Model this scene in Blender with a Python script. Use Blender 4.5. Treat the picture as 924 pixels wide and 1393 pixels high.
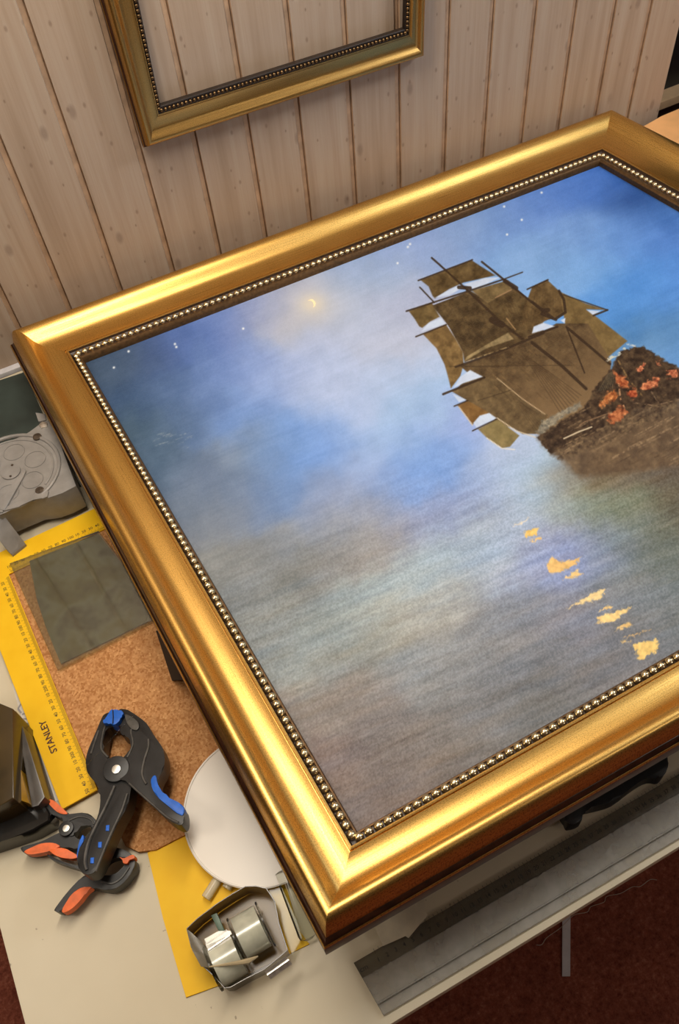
import bpy, bmesh, math, random
import numpy as np
from mathutils import Vector, Matrix
random.seed(7); RNG = np.random.default_rng(7)
for o in list(bpy.data.objects): bpy.data.objects.remove(o)
scn = bpy.context.scene
COL = scn.collection

# ------------------------------------------------------------------ camera
F_PX, CX, CY = 1195.0, 462.0, 696.5
RM = np.array([[0.8858, -0.4103, 0.2170], [-0.4590, -0.7054, 0.5401], [-0.0685, -0.5780, -0.8132]])
u_, s_, v_ = np.linalg.svd(RM); RM = u_ @ v_
CAMZ = 0.9946                                   # eye height over the table top (table top is z = 0)
cam = bpy.data.cameras.new('camera'); cam_o = bpy.data.objects.new('camera', cam); COL.objects.link(cam_o)
cam.sensor_fit = 'VERTICAL'; cam.sensor_height = 24.0; cam.lens = F_PX / 1393.0 * 24.0
cam.clip_start = 0.02
cam_o.matrix_world = Matrix(((RM[0][0], -RM[0][1], -RM[0][2], 0), (RM[1][0], -RM[1][1], -RM[1][2], 0),
                             (RM[2][0], -RM[2][1], -RM[2][2], CAMZ), (0, 0, 0, 1)))
scn.camera = cam_o

# ------------------------------------------------------------------ light and exposure
scn.view_settings.view_transform = 'Standard'; scn.view_settings.look = 'None'
scn.view_settings.gamma = 1.0; scn.view_settings.use_curve_mapping = False
scn.view_settings.exposure = 0.38
w = bpy.data.worlds.new('world'); scn.world = w; w.use_nodes = True
w.node_tree.nodes['Background'].inputs[0].default_value = (1.0, 0.9, 0.8, 1)
w.node_tree.nodes['Background'].inputs[1].default_value = 0.15
def area(name, loc, target, sx, sy, power, col):
    l = bpy.data.lights.new(name, 'AREA'); l.shape = 'RECTANGLE'; l.size = sx; l.size_y = sy
    l.energy = power; l.color = col
    o = bpy.data.objects.new(name, l); COL.objects.link(o); o.location = loc
    o.rotation_euler = (Vector(target) - Vector(loc)).to_track_quat('-Z', 'Y').to_euler()
    return o
def globe(name, loc, radius, power, col):
    l = bpy.data.lights.new(name, 'POINT'); l.shadow_soft_size = radius; l.energy = power; l.color = col
    o = bpy.data.objects.new(name, l); COL.objects.link(o); o.location = loc; return o
WARM = (1.0, 0.91, 0.78); COOL = (0.86, 0.94, 1.06)
area('bench_lamp_light', (0.15, 0.80, 1.40), (0.2, 0.75, 0), 1.2, 0.18, 13, WARM)
globe('side_fill_light', (-0.75, 0.50, 1.15), 0.12, 6.0, WARM)  # unseen warm fill added on the left, not a known lamp
globe('room_fill_light', (1.6, 0.45, 1.2), 0.12, 18, COOL)  # unseen cool fill added to brighten the right side
globe('front_fill_light', (1.5, -1.5, 1.2), 0.15, 10, (1.0, 0.94, 0.88))  # unseen fill added to brighten the carpet in front

# ------------------------------------------------------------------ geometry helpers
def ray(p): return RM @ np.array([p[0] - CX, p[1] - CY, F_PX])
def at(p, a=0.0, b=0.0, c=0.0):
    "where the line of sight through a measured point meets the plane z = a + b x + c y"
    d = ray(p); t = (a - CAMZ) / (d[2] - b * d[0] - c * d[1])
    return np.array([d[0] * t, d[1] * t, CAMZ + d[2] * t])
def aty(p, y):
    d = ray(p); t = y / d[1]; return np.array([d[0] * t, y, CAMZ + d[2] * t])
def crop(x0, y0, s): return lambda pts: [(x0 + u / s, y0 + v / s) for u, v in pts]

def tag(o, label=None, cat=None, group=None, kind=None):
    if label: o['label'] = label
    if cat: o['category'] = cat
    if group: o['group'] = group
    if kind: o['kind'] = kind
    return o
def thing(name, loc, label, cat, group=None):
    o = bpy.data.objects.new(name, None); COL.objects.link(o); o.location = Vector(loc); o.empty_display_size = .02
    bpy.context.view_layer.update()
    return tag(o, label, cat, group)
def link(name, me, mats, parent=None):
    o = bpy.data.objects.new(name, me); COL.objects.link(o)
    for m in (mats if isinstance(mats, (list, tuple)) else [mats]): me.materials.append(m)
    if parent is not None:
        o.parent = parent
        off = Vector((0, 0, 0)); q = parent
        while q is not None: off = off + q.location; q = q.parent
        # geometry is written in world coordinates: move it into the parent's frame
        me.transform(Matrix.Translation(-off))
    return o
def link_own(name, me, mats, label, cat, group=None):
    "a thing that is one mesh: origin at its base centre"
    n = len(me.vertices); co = np.empty(n * 3, np.float32); me.vertices.foreach_get('co', co); co = co.reshape(-1, 3)
    c = Vector((float(co[:, 0].mean()), float(co[:, 1].mean()), float(co[:, 2].min())))
    me.transform(Matrix.Translation(-c)); o = link(name, me, mats); o.location = c
    return tag(o, label, cat, group)
def finish(bm, name, smooth=35):
    bmesh.ops.recalc_face_normals(bm, faces=bm.faces)
    me = bpy.data.meshes.new(name); bm.to_mesh(me); bm.free()
    if smooth:
        me.polygons.foreach_set('use_smooth', [True] * len(me.polygons))
        me.set_sharp_from_angle(angle=math.radians(smooth))
    return me
def catmull(pts, n=5, closed=True):
    P = np.array(pts, float); N = len(P); out = []
    for i in range(N if closed else N - 1):
        if closed: p0, p1, p2, p3 = P[(i - 1) % N], P[i], P[(i + 1) % N], P[(i + 2) % N]
        else: p0, p1, p2, p3 = P[max(i - 1, 0)], P[i], P[i + 1], P[min(i + 2, N - 1)]
        for k in range(n):
            t = k / n
            out.append(.5 * ((2 * p1) + (-p0 + p2) * t + (2 * p0 - 5 * p1 + 4 * p2 - p3) * t * t + (-p0 + 3 * p1 - 3 * p2 + p3) * t ** 3))
    if not closed: out.append(P[-1])
    return [tuple(q) for q in out]
def add_prism(bm, top, down, bevel=0.0, seg=2):
    "top: 3-D outline; down: thickness (number) or list of bottom points"
    top = [Vector(p) for p in top]
    bot = [p - Vector((0, 0, down)) for p in top] if not isinstance(down, list) else [Vector(p) for p in down]
    vt = [bm.verts.new(p) for p in top]; vb = [bm.verts.new(p) for p in bot]
    n = len(vt); f = bm.faces.new(vt); bm.faces.new(vb[::-1])
    for i in range(n): bm.faces.new((vt[i], vb[i], vb[(i + 1) % n], vt[(i + 1) % n]))
    if bevel > 0:
        bm.edges.ensure_lookup_table()
        es = [e for e in f.edges]
        bmesh.ops.bevel(bm, geom=es, offset=bevel, segments=seg, profile=.6, affect='EDGES', clamp_overlap=True)
def prism(px, pl, down, bevel=0.0, smooth=0, seg=2):
    if not isinstance(pl, (tuple, list)): pl = (pl, 0, 0)
    if smooth: px = catmull(px, smooth)
    bm = bmesh.new(); add_prism(bm, [at(p, *pl) for p in px], down, bevel, seg); return bm
def add_tube(bm, pts, r, n=8, caps=True):
    pts = [Vector(p) for p in pts]; rings = []
    for i, p in enumerate(pts):
        d = (pts[min(i + 1, len(pts) - 1)] - pts[max(i - 1, 0)]).normalized()
        a = d.orthogonal() if abs(d.z) > .95 else d.cross(Vector((0, 0, 1)))
        a.normalize(); b = d.cross(a).normalized(); rr = r[i] if isinstance(r, (list, tuple)) else r
        rings.append([bm.verts.new(p + (a * math.cos(2 * math.pi * k / n) + b * math.sin(2 * math.pi * k / n)) * rr) for k in range(n)])
    for i in range(len(rings) - 1):
        for k in range(n): bm.faces.new((rings[i][k], rings[i][(k + 1) % n], rings[i + 1][(k + 1) % n], rings[i + 1][k]))
    if caps: bm.faces.new(rings[0][::-1]); bm.faces.new(rings[-1])
def add_box(bm, lo, hi, bevel=0):
    top = [(lo[0], lo[1], hi[2]), (hi[0], lo[1], hi[2]), (hi[0], hi[1], hi[2]), (lo[0], hi[1], hi[2])]
    add_prism(bm, top, hi[2] - lo[2], bevel)
def add_cyl(bm, c, r, h, n=28, bevel=0, axis=None):
    c = Vector(c)
    add_prism(bm, [c + Vector((r * math.cos(2 * math.pi * k / n), r * math.sin(2 * math.pi * k / n), h)) for k in range(n)], h, bevel)

# ------------------------------------------------------------------ material helpers
def lin(c): return tuple(((v / 255) / 12.92 if v / 255 <= .04045 else ((v / 255 + .055) / 1.055) ** 2.4) for v in c)
class Mat:
    def __init__(self, name, rgb=(128, 128, 128), rough=.5, metal=0.0, spec=.5, **kw):
        self.m = bpy.data.materials.new(name); self.m.use_nodes = True; self.nt = self.m.node_tree
        self.b = self.nt.nodes['Principled BSDF']
        self.b.inputs['Base Color'].default_value = (*lin(rgb), 1); self.b.inputs['Roughness'].default_value = rough
        self.b.inputs['Metallic'].default_value = metal; self.b.inputs['Specular IOR Level'].default_value = spec
        for k, v in kw.items(): self.b.inputs[k.replace('_', ' ')].default_value = v
    def n(self, t, **inp):
        nd = self.nt.nodes.new(t)
        for k, v in inp.items():
            key = int(k[1:]) if k[0] == 'i' and k[1:].isdigit() else k.replace('_', ' ')
            nd.inputs[key].default_value = v
        return nd
    def l(self, a, b): self.nt.links.new(a, b)
    def coords(self, kind='Object', scale=(1, 1, 1), rot=(0, 0, 0)):
        tc = self.n('ShaderNodeTexCoord'); mp = self.n('ShaderNodeMapping'); mp.inputs['Scale'].default_value = scale
        mp.inputs['Rotation'].default_value = rot
        self.l(tc.outputs[kind], mp.inputs['Vector']); return mp.outputs['Vector']
    def noise(self, vec, scale, detail=3, rough=.55):
        nd = self.n('ShaderNodeTexNoise', Scale=scale, Detail=detail, Roughness=rough); self.l(vec, nd.inputs['Vector']); return nd.outputs['Fac']
    def ramp(self, fac, stops):
        r = self.n('ShaderNodeValToRGB'); e = r.color_ramp.elements
        while len(e) < len(stops): e.new(.5)
        for i, (p, c) in enumerate(stops):
            e[i].position = p; e[i].color = (*(lin(c) if isinstance(c, tuple) else (c, c, c)), 1)
        self.l(fac, r.inputs['Fac']); return r.outputs['Color']
    def mix(self, fac, a, b, mode='MIX'):
        x = self.nt.nodes.new('ShaderNodeMix'); x.data_type = 'RGBA'; x.blend_type = mode
        for sock, v in ((x.inputs[0], fac), (x.inputs[6], a), (x.inputs[7], b)):
            if isinstance(v, (int, float)): sock.default_value = v
            elif isinstance(v, tuple): sock.default_value = (*lin(v), 1)
            else: self.l(v, sock)
        return x.outputs[2]
    def base(self, sock): self.l(sock, self.b.inputs['Base Color']); return self
    def rough(self, sock): self.l(sock, self.b.inputs['Roughness']); return self
    def bump(self, fac, strength=.3, dist=.001):
        bp = self.n('ShaderNodeBump', Strength=strength, Distance=dist); self.l(fac, bp.inputs['Height']); self.l(bp.outputs['Normal'], self.b.inputs['Normal']); return self
def plain(name, rgb, rough=.5, var=.12, scale=60, bump=.08, **kw):
    m = Mat(name, rgb, rough, **kw); v = m.coords(); f = m.noise(v, scale)
    lo = tuple(max(0, c * (1 - var)) for c in rgb); hi = tuple(min(255, c * (1 + var)) for c in rgb)
    m.base(m.ramp(f, [(.3, lo), (.7, hi)]))
    if bump: m.bump(m.noise(v, scale * 8), bump, .0005)
    return m.m
def clear(name, tint, gloss=.12, rough=.06, ior=1.45, haze=0.0, hazecol=(200, 200, 195), hscale=35):
    "thin clear or smoky plastic and glass: tinted see-through sheet with a gloss on it"
    m = Mat(name); nt = m.nt; nt.nodes.remove(m.b)
    out = [n for n in nt.nodes if n.type == 'OUTPUT_MATERIAL'][0]
    tr = m.n('ShaderNodeBsdfTransparent'); tr.inputs[0].default_value = (*lin(tint), 1)
    gl = m.n('ShaderNodeBsdfGlossy'); gl.inputs['Roughness'].default_value = rough
    base = tr.outputs[0]
    if haze:
        df = m.n('ShaderNodeBsdfDiffuse'); df.inputs[0].default_value = (*lin(hazecol), 1)
        nz = m.noise(m.coords(), hscale); mx = m.n('ShaderNodeMixShader'); mr = m.n('ShaderNodeMapRange')
        mr.inputs[1].default_value = .3; mr.inputs[2].default_value = .7; mr.inputs[3].default_value = haze * .7; mr.inputs[4].default_value = min(1, haze * 1.3)
        m.l(nz, mr.inputs[0]); m.l(mr.outputs[0], mx.inputs[0]); m.l(base, mx.inputs[1]); m.l(df.outputs[0], mx.inputs[2]); base = mx.outputs[0]
    fr = m.n('ShaderNodeFresnel', IOR=1 + (ior - 1) * .55); ad = m.n('ShaderNodeMath'); ad.operation = 'ADD'; ad.inputs[1].default_value = gloss * .3; m.l(fr.outputs[0], ad.inputs[0])
    mx = m.n('ShaderNodeMixShader'); m.l(ad.outputs[0], mx.inputs[0]); m.l(base, mx.inputs[1]); m.l(gl.outputs[0], mx.inputs[2])
    m.l(mx.outputs[0], out.inputs['Surface']); return m.m

# gold leaf moulding (uv: u along the rail in metres, v across it 0..1)
def gold_mat(name, light, mid, dark, rough=.33):
    m = Mat(name, mid, rough, 1.0)
    uv = m.coords('UV', (6, 260, 1)); streak = m.noise(uv, 1.0, 4)
    uv2 = m.coords('UV', (14, 60, 1)); worn = m.noise(uv2, 1.0, 5, .7)
    uv3 = m.coords('UV', (620, 110, 1)); fleck = m.noise(uv3, 1.0, 2)
    c = m.ramp(streak, [(.3, mid), (.62, light)]); c = m.mix(m.ramp(worn, [(.56, 0.0), (.78, .75)]), c, dark)
    c = m.mix(m.ramp(fleck, [(.50, 0.0), (.64, .5)]), c, dark)
    m.base(c); m.rough(m.ramp(streak, [(.3, rough + .07), (.7, rough - .05)])); m.bump(streak, .12, .0004); return m.m
M = {}
M['gold'] = gold_mat('gold_leaf', (240, 200, 116), (212, 160, 80), (128, 74, 32), .36)
M['old_gold'] = gold_mat('dull_gold_leaf', (200, 160, 92), (170, 128, 68), (86, 62, 32), .33)
M['bole'] = plain('dark_brown_lacquer', (58, 32, 20), .28, .25, 80)
M['channel'] = plain('dark_bronze_channel', (62, 44, 32), .45, .2, 120)
M['dark_channel'] = plain('black_brown_channel', (38, 27, 19), .5, .2, 120)
M['inner_lip'] = plain('bronze_inner_lip', (100, 74, 46), .4, .15, 200, metal=.7)
M['bead'] = plain('bronze_bead', (232, 208, 168), .25, .15, 300, metal=1.0)
M['bead_dark'] = plain('dark_bronze_bead', (120, 95, 65), .35, .2, 300, metal=1.0)
M['black_plastic'] = plain('black_nylon', (25, 25, 26), .42, .25, 90, .15)
M['nylon_highlight'] = plain('highlighted_nylon_edge', (74, 72, 69), .34, .2, 90)  # highlights on raised black nylon put in as a lighter grey
M['blue'] = plain('blue_rubber', (28, 98, 200), .5, .08, 90)
M['orange'] = plain('orange_rubber', (226, 104, 44), .5, .08, 90)
M['steel'] = plain('bright_steel', (225, 222, 214), .36, .1, 150, metal=1.0)
M['dark_steel'] = plain('dark_screw_steel', (98, 88, 78), .4, .2, 200, metal=.8)
M['grey_plastic'] = plain('grey_cast_plastic', (138, 134, 130), .42, .06, 50, .1)
M['black_gloss'] = plain('black_gloss_plastic', (24, 22, 20), .12, .15, 40, .02)
M['ink'] = plain('black_ink', (72, 54, 12), .6, .1, 80, 0)
M['red_brown'] = plain('dark_red_ink', (70, 26, 10), .6, .1, 80, 0)
M['white_strip'] = plain('white_card', (205, 202, 205), .6, .04, 60)
M['dark_wood'] = plain('dark_cabinet_wood', (38, 32, 28), .4, .3, 12)
M['dark_door'] = plain('black_green_door', (14, 17, 17), .35, .5, 9)
M['pale_wood'] = plain('pale_wood', (196, 160, 118), .5, .1, 14)
M['thread'] = plain('pale_thread', (190, 170, 150), .7, .05, 60, 0)
M['clear'] = clear('clear_plastic', (240, 241, 236), .04, .18, 1.3)
M['smoky'] = clear('smoky_plastic', (186, 180, 168), .06, .2, 1.3, .16, (105, 98, 86))
M['tape'] = clear('tape_roll', (220, 222, 210), .2, .18, 1.5, .7, (224, 224, 204))
M['glass'] = clear('tinted_glass', (240, 242, 235), .26, .04, 1.7, .05, (110, 110, 98), 16)
M['smoke_black'] = clear('smoked_black_plastic', (110, 104, 92), .15, .08, 1.5, .35, (60, 55, 48))
M['ruler_clear'] = clear('clear_acrylic', (244, 243, 240), .1, .1, 1.45, .42, (186, 182, 172))
M['ruler_band'] = clear('clear_acrylic_scale_band', (240, 238, 232), .1, .1, 1.45, .34, (120, 114, 104))
M['disc'] = clear('frosted_plastic', (252, 246, 236), .05, .3, 1.3, .84, (255, 249, 240), 2)
M['stick'] = clear('glue_stick_plastic', (244, 238, 218), .1, .25, 1.4, .6, (244, 236, 208))

def yellow_mat():
    m = Mat('yellow_enamel', (240, 190, 32), .5, spec=.2); v = m.coords()
    m.base(m.ramp(m.noise(v, 25), [(.3, (236, 184, 22)), (.7, (244, 196, 34))])); m.bump(m.noise(v, 400), .06, .0003); return m.m
M['yellow'] = yellow_mat()
def cork_mat():
    m = Mat('cork', (196, 140, 92), .85, spec=.15); v = m.coords()
    vo = m.n('ShaderNodeTexVoronoi', Scale=420.0); m.l(v, vo.inputs['Vector'])
    c = m.ramp(vo.outputs['Color'], [(.1, (166, 112, 66)), (.5, (196, 142, 92)), (.95, (216, 166, 114))])
    c = m.mix(m.ramp(m.noise(v, 90, 4), [(.35, .45), (.6, 0.0)]), c, (158, 104, 62)); m.base(c); m.bump(m.noise(v, 500), .35, .0006); return m.m
M['cork'] = cork_mat()
def laminate():
    m = Mat('cream_laminate', (208, 196, 170), .38, spec=.4); v = m.coords()
    c = m.ramp(m.noise(v, 6), [(.3, (203, 191, 164)), (.7, (212, 201, 176))])
    c = m.mix(m.ramp(m.noise(v, 130, 2), [(.74, 0.0), (.78, .6)]), c, (120, 100, 80)); m.base(c); return m.m
M['laminate'] = laminate()
def carpet():
    m = Mat('red_brown_carpet', (112, 58, 46), .95, spec=.1); v = m.coords()
    f = m.noise(v, 130, 5, .7); c = m.ramp(f, [(.3, (112, 56, 44)), (.55, (164, 94, 74)), (.75, (200, 130, 104))])
    m.base(m.mix(m.ramp(m.noise(v, 9, 3), [(.35, .35), (.65, 0.0)]), c, (96, 46, 37))); m.bump(f, 1.0, .006); return m.m
M['carpet'] = carpet()
def pine():
    m = Mat('limed_pine_boards', (190, 166, 142), .6, spec=.3)
    v = m.coords('Object', (1, 1, 1))
    st = m.coords('Object', (55, 1, 2.2)); grain = m.noise(st, 1.0, 5, .6)
    fine = m.noise(m.coords('Object', (420, 1, 9)), 1.0, 3)
    c = m.ramp(grain, [(.28, (170, 146, 123)), (.5, (183, 160, 138)), (.75, (192, 173, 153))])
    c = m.mix(m.ramp(fine, [(.5, 0.0), (.8, .35)]), c, (166, 138, 112))
    # knots: small elongated dark ovals, only in some of the cells
    for sc, lo, hi, keep, fac, col in (((13, 1, 6.4), .035, .085, .45, .5, (132, 110, 94)), ((31, 1, 17), .03, .085, .55, .5, (126, 100, 82)), ((60, 1, 30), .03, .10, .8, .55, (112, 86, 68))):
        vo = m.n('ShaderNodeTexVoronoi', Scale=1.0); vo.voronoi_dimensions = '2D'; m.l(m.coords('Object', sc, (math.pi / 2, 0, 0)), vo.inputs['Vector'])
        gate = m.ramp(vo.outputs['Color'], [(keep, 0.0), (keep + .02, fac)])
        spot = m.ramp(vo.outputs['Distance'], [(lo, 1.0), (hi, 0.0)])
        c = m.mix(m.mix(1.0, gate, spot, 'MULTIPLY'), c, col)
    m.base(c); m.bump(fine, .15, .0006); return m.m
M['pine'] = pine()
M['groove'] = plain('pine_groove', (182, 150, 120), .7, .1, 40)
M['ceiling'] = plain('white_ceiling_paint', (225, 218, 205), .8, .02, 8)
M['wallpaint'] = plain('brown_wall_paint', (92, 76, 62), .8, .05, 8)
M['plywood'] = plain('orange_plywood', (226, 168, 108), .5, .05, 18)
M['dark_green'] = plain('dark_green_paint', (52, 62, 58), .4, .2, 14)

# ------------------------------------------------------------------ the setting
WY = 1.19                                                  # face of the boarded wall
FLOOR = -0.75
def structure(name, me, mats): return tag(link(name, me, mats), kind='structure')
def build_wall():
    g = [-.0245, .061, .1495, .243, .3285, .415, .501, .591, .680, .7715, .8545, .9385, 1.021, 1.107, 1.189]
    k = WY / 1.21
    g = [x * k for x in g]
    x = g[0]
    while x > -1.3: x -= .087; g.insert(0, x)
    END = 1.265 * k
    prof = [(-1.45, 0)]
    for x in g: prof += [(x - .0105, 0), (x - .0090, .0030), (x - .0022, .0034), (x - .0018, .0075), (x - .0004, .0075), (x, .0004)]
    prof += [(END - .001, 0), (END, .001), (END, .028)]
    bm = bmesh.new(); zs = (FLOOR, 1.5); rows = []
    for z in zs: rows.append([bm.verts.new((px, WY + d, z)) for px, d in prof])
    for i in range(len(prof) - 1):
        f = bm.faces.new((rows[0][i], rows[0][i + 1], rows[1][i + 1], rows[1][i]))
        dep = (prof[i][1] + prof[i + 1][1]) / 2
        f.material_index = 1 if dep > .0025 and i < len(prof) - 2 else 0
    me = finish(bm, 'wall_back', 0); return structure('wall_back', me, [M['pine'], M['groove']])
build_wall()
def slab(name, lo, hi, m):
    bm = bmesh.new(); add_box(bm, lo, hi); return structure(name, finish(bm, name, 0), m)
slab('floor', (-1.5, -2.6, FLOOR - .05), (3.2, 2.2, FLOOR), M['carpet'])
slab('ceiling', (-1.5, -2.6, 1.5), (3.2, 2.2, 1.55), M['ceiling'])
slab('wall_left', (-1.55, -2.6, FLOOR), (-1.45, 2.2, 1.5), M['wallpaint'])
slab('wall_right', (3.1, -2.6, FLOOR), (3.2, 2.2, 1.5), M['wallpaint'])
slab('wall_front', (-1.5, -2.65, FLOOR), (3.2, -2.55, 1.5), M['wallpaint'])
slab('wall_alcove', (1.0, 2.1, FLOOR), (3.2, 2.2, 1.5), M['dark_wood'])
bm = bmesh.new(); add_box(bm, (-1.45, WY - .012, -.004), (-0.02, WY - .0002, .004), .001); structure('trim_1', finish(bm, 'trim'), M['white_strip'])

# work table
TX0, TX1, TY0, TY1 = -.3005, 1.95, .0875, 1.174
tb = thing('work_table', ((TX0 + TX1) / 2, .63, FLOOR), 'large work table with a cream laminate top under the framed painting', 'table')
bm = bmesh.new(); add_box(bm, (TX0, TY0, -.018), (TX1, TY1, 0), .003); link('tabletop', finish(bm, 'tabletop'), M['laminate'], tb)
for x in (TX0 + .25, TX1 - .1):
    for y in (TY0 + .25, TY1 - .1):
        bm = bmesh.new(); add_box(bm, (x - .025, y - .025, FLOOR), (x + .025, y + .025, -.018), .003); link('leg', finish(bm, 'leg'), M['dark_steel'], tb)

# ------------------------------------------------------------------ picture mouldings
PROFILE = [  # (across 0..1, height, material)  0 dark lacquer, 1 gold, 2 dark channel
    (0.00, -.044, 0), (0.000, -.026, 0), (.006, -.0235, 1), (.018, -.0225, 1), (.026, -.0245, 0), (.038, -.0225, 0), (.064, -.0175, 0), (.074, -.017, 0), (.078, -.0135, 1),  # narrow outer step coloured gold for its edge highlight
    (.090, -.0075, 1), (.104, -.0012, 1), (.120, .0040, 1), (.140, .0080, 1), (.160, .0103, 1), (.180, .0114, 1), (.205, .0118, 1), (.235, .0115, 1), (.265, .0104, 1), (.295, .0085, 1), (.325, .0057, 1), (.36, .0020, 1), (.395, -.0014, 1),
    (.43, -.0038, 1), (.47, -.0053, 1), (.52, -.0061, 1), (.58, -.0064, 1), (.65, -.0062, 1), (.70, -.0056, 1), (.745, -.0045, 1), (.775, -.0036, 1), (.780, -.0060, 1), (.787, -.0060, 1), (.792, -.0028, 1), (.81, -.0022, 1), (.83, -.0028, 1),
    (.835, -.0068, 2), (.86, -.0088, 2), (.94, -.0088, 2), (.955, -.0075, 3), (.975, -.0078, 3), (.995, -.0105, 3), (1.0, -.020, 3), (1.0, -.028, 2), (.85, -.032, 0), (.82, -.044, 0)]
class Quad:
    "four mitre lines: outer and inner corner points in one plane, plus the plane's normal"
    def __init__(self, outer, inner, n, hscale=1.0): self.o = [np.array(p) for p in outer]; self.i = [np.array(p) for p in inner]; self.n = np.array(n); self.hs = hscale
    def p(self, c, w, h): return self.o[c] + (self.i[c] - self.o[c]) * w + self.n * h * self.hs
def moulding(q, parent, mats, bead_mat, bead_r, bead_step, bead_w=.90, bead_h=-.0068, name='frame_rail'):
    for s in range(4):
        a, b = s, (s + 1) % 4
        L = np.linalg.norm(q.o[b] - q.o[a]); N = len(PROFILE)
        segs = 1
        bm = bmesh.new(); uvl = bm.loops.layers.uv.new('UVMap')
        va = [bm.verts.new(q.p(a, w_, h_)) for w_, h_, _ in PROFILE]; vb = [bm.verts.new(q.p(b, w_, h_)) for w_, h_, _ in PROFILE]
        W = np.linalg.norm(q.i[a] - q.o[a]); e = (q.o[b] - q.o[a]) / L
        for k in range(N):
            k2 = (k + 1) % N
            f = bm.faces.new((va[k], vb[k], vb[k2], va[k2])); f.material_index = PROFILE[k2][2] if k2 else 0
            for lp in f.loops:
                kk = k if lp.vert in (va[k], vb[k]) else k2
                u = float((np.array(lp.vert.co) - q.o[a]) @ e) + s * 3.1; lp[uvl].uv = (u, PROFILE[kk][0] + s * .37)
        bm.faces.new(va[::-1]); bm.faces.new(vb)
        me = finish(bm, name, 40); o = link(name, me, mats, parent)
        # bead row
        P0, P1 = q.p(a, bead_w, bead_h), q.p(b, bead_w, bead_h); L2 = np.linalg.norm(P1 - P0); nb = int(round(L2 / bead_step))
        t = bmesh.new(); bmesh.ops.create_icosphere(t, subdivisions=2, radius=bead_r); base = np.array([v.co[:] for v in t.verts]); fs = [[v.index for v in f.verts] for f in t.faces]; t.free()
        V = []; Fc = []
        for k in range(nb):
            c = P0 + (P1 - P0) * ((k + .5) / nb); Fc += [[i + len(V) * len(base) for i in f] for f in fs]; V.append(base + c)
        me = bpy.data.meshes.new('beading'); me.from_pydata(np.concatenate(V).tolist(), [], Fc); me.polygons.foreach_set('use_smooth', [True] * len(me.polygons))
        link('beading', me, bead_mat, o)

# the framed painting: a plane leaning a little towards the wall, front edge propped up
PA, PB, PC = 0.186, -0.03, -0.078
NRM = np.array([-PB, -PC, 1.0]); NRM /= np.linalg.norm(NRM)
def onf(p, h): return at(p, PA + h / NRM[2], PB, PC)
def meet(p, d, q, e):
    s = np.linalg.solve(np.array([d[:2], -e[:2]]).T, (q - p)[:2]); return p + s[0] * d
WR, HR, H0, H2 = .205, .0116, -.0235, -.0185
Ao = onf((441, 1291), H0) - NRM * H0; Ai = onf((486.6, 1131), -.012) + NRM * .012
Br, Cr = onf((22.7, 450), HR) - NRM * HR, onf((831.7, 151.3), HR) - NRM * HR
Bi, Ci = onf((116, 494), H2) - NRM * H2, onf((815, 226), H2) - NRM * H2
Bo = Bi + (Br - Bi) / (1 - WR); Co = Ci + (Cr - Ci) / (1 - WR)
Do = meet(Ao, onf((924, 1012), H0) - NRM * H0 - Ao, Co, onf((924, 198), HR) - NRM * HR - Cr)
Di = meet(Ai, onf((924, 884), -.012) + NRM * .012 - Ai, Ci, onf((924, 288.5), H2) - NRM * H2 - Ci)
Q = Quad([Ao, Do, Co, Bo], [Ai, Di, Ci, Bi], NRM)
print('FRAME outer', [p.round(3).tolist() for p in Q.o], 'inner', [p.round(3).tolist() for p in Q.i], 'widths', [round(float(np.linalg.norm(a - b)), 4) for a, b in zip(Q.o, Q.i)])
fp = thing('framed_painting', ((Ao + Co) / 2 * np.array([1, 1, 0]) + np.array([0, 0, .05])), 'large moonlit sailing ship painting in a wide gold beaded frame lying on the work table', 'painting')
moulding(Q, fp, [M['bole'], M['gold'], M['channel'], M['inner_lip']], M['bead'], .0048, .0104)

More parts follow.
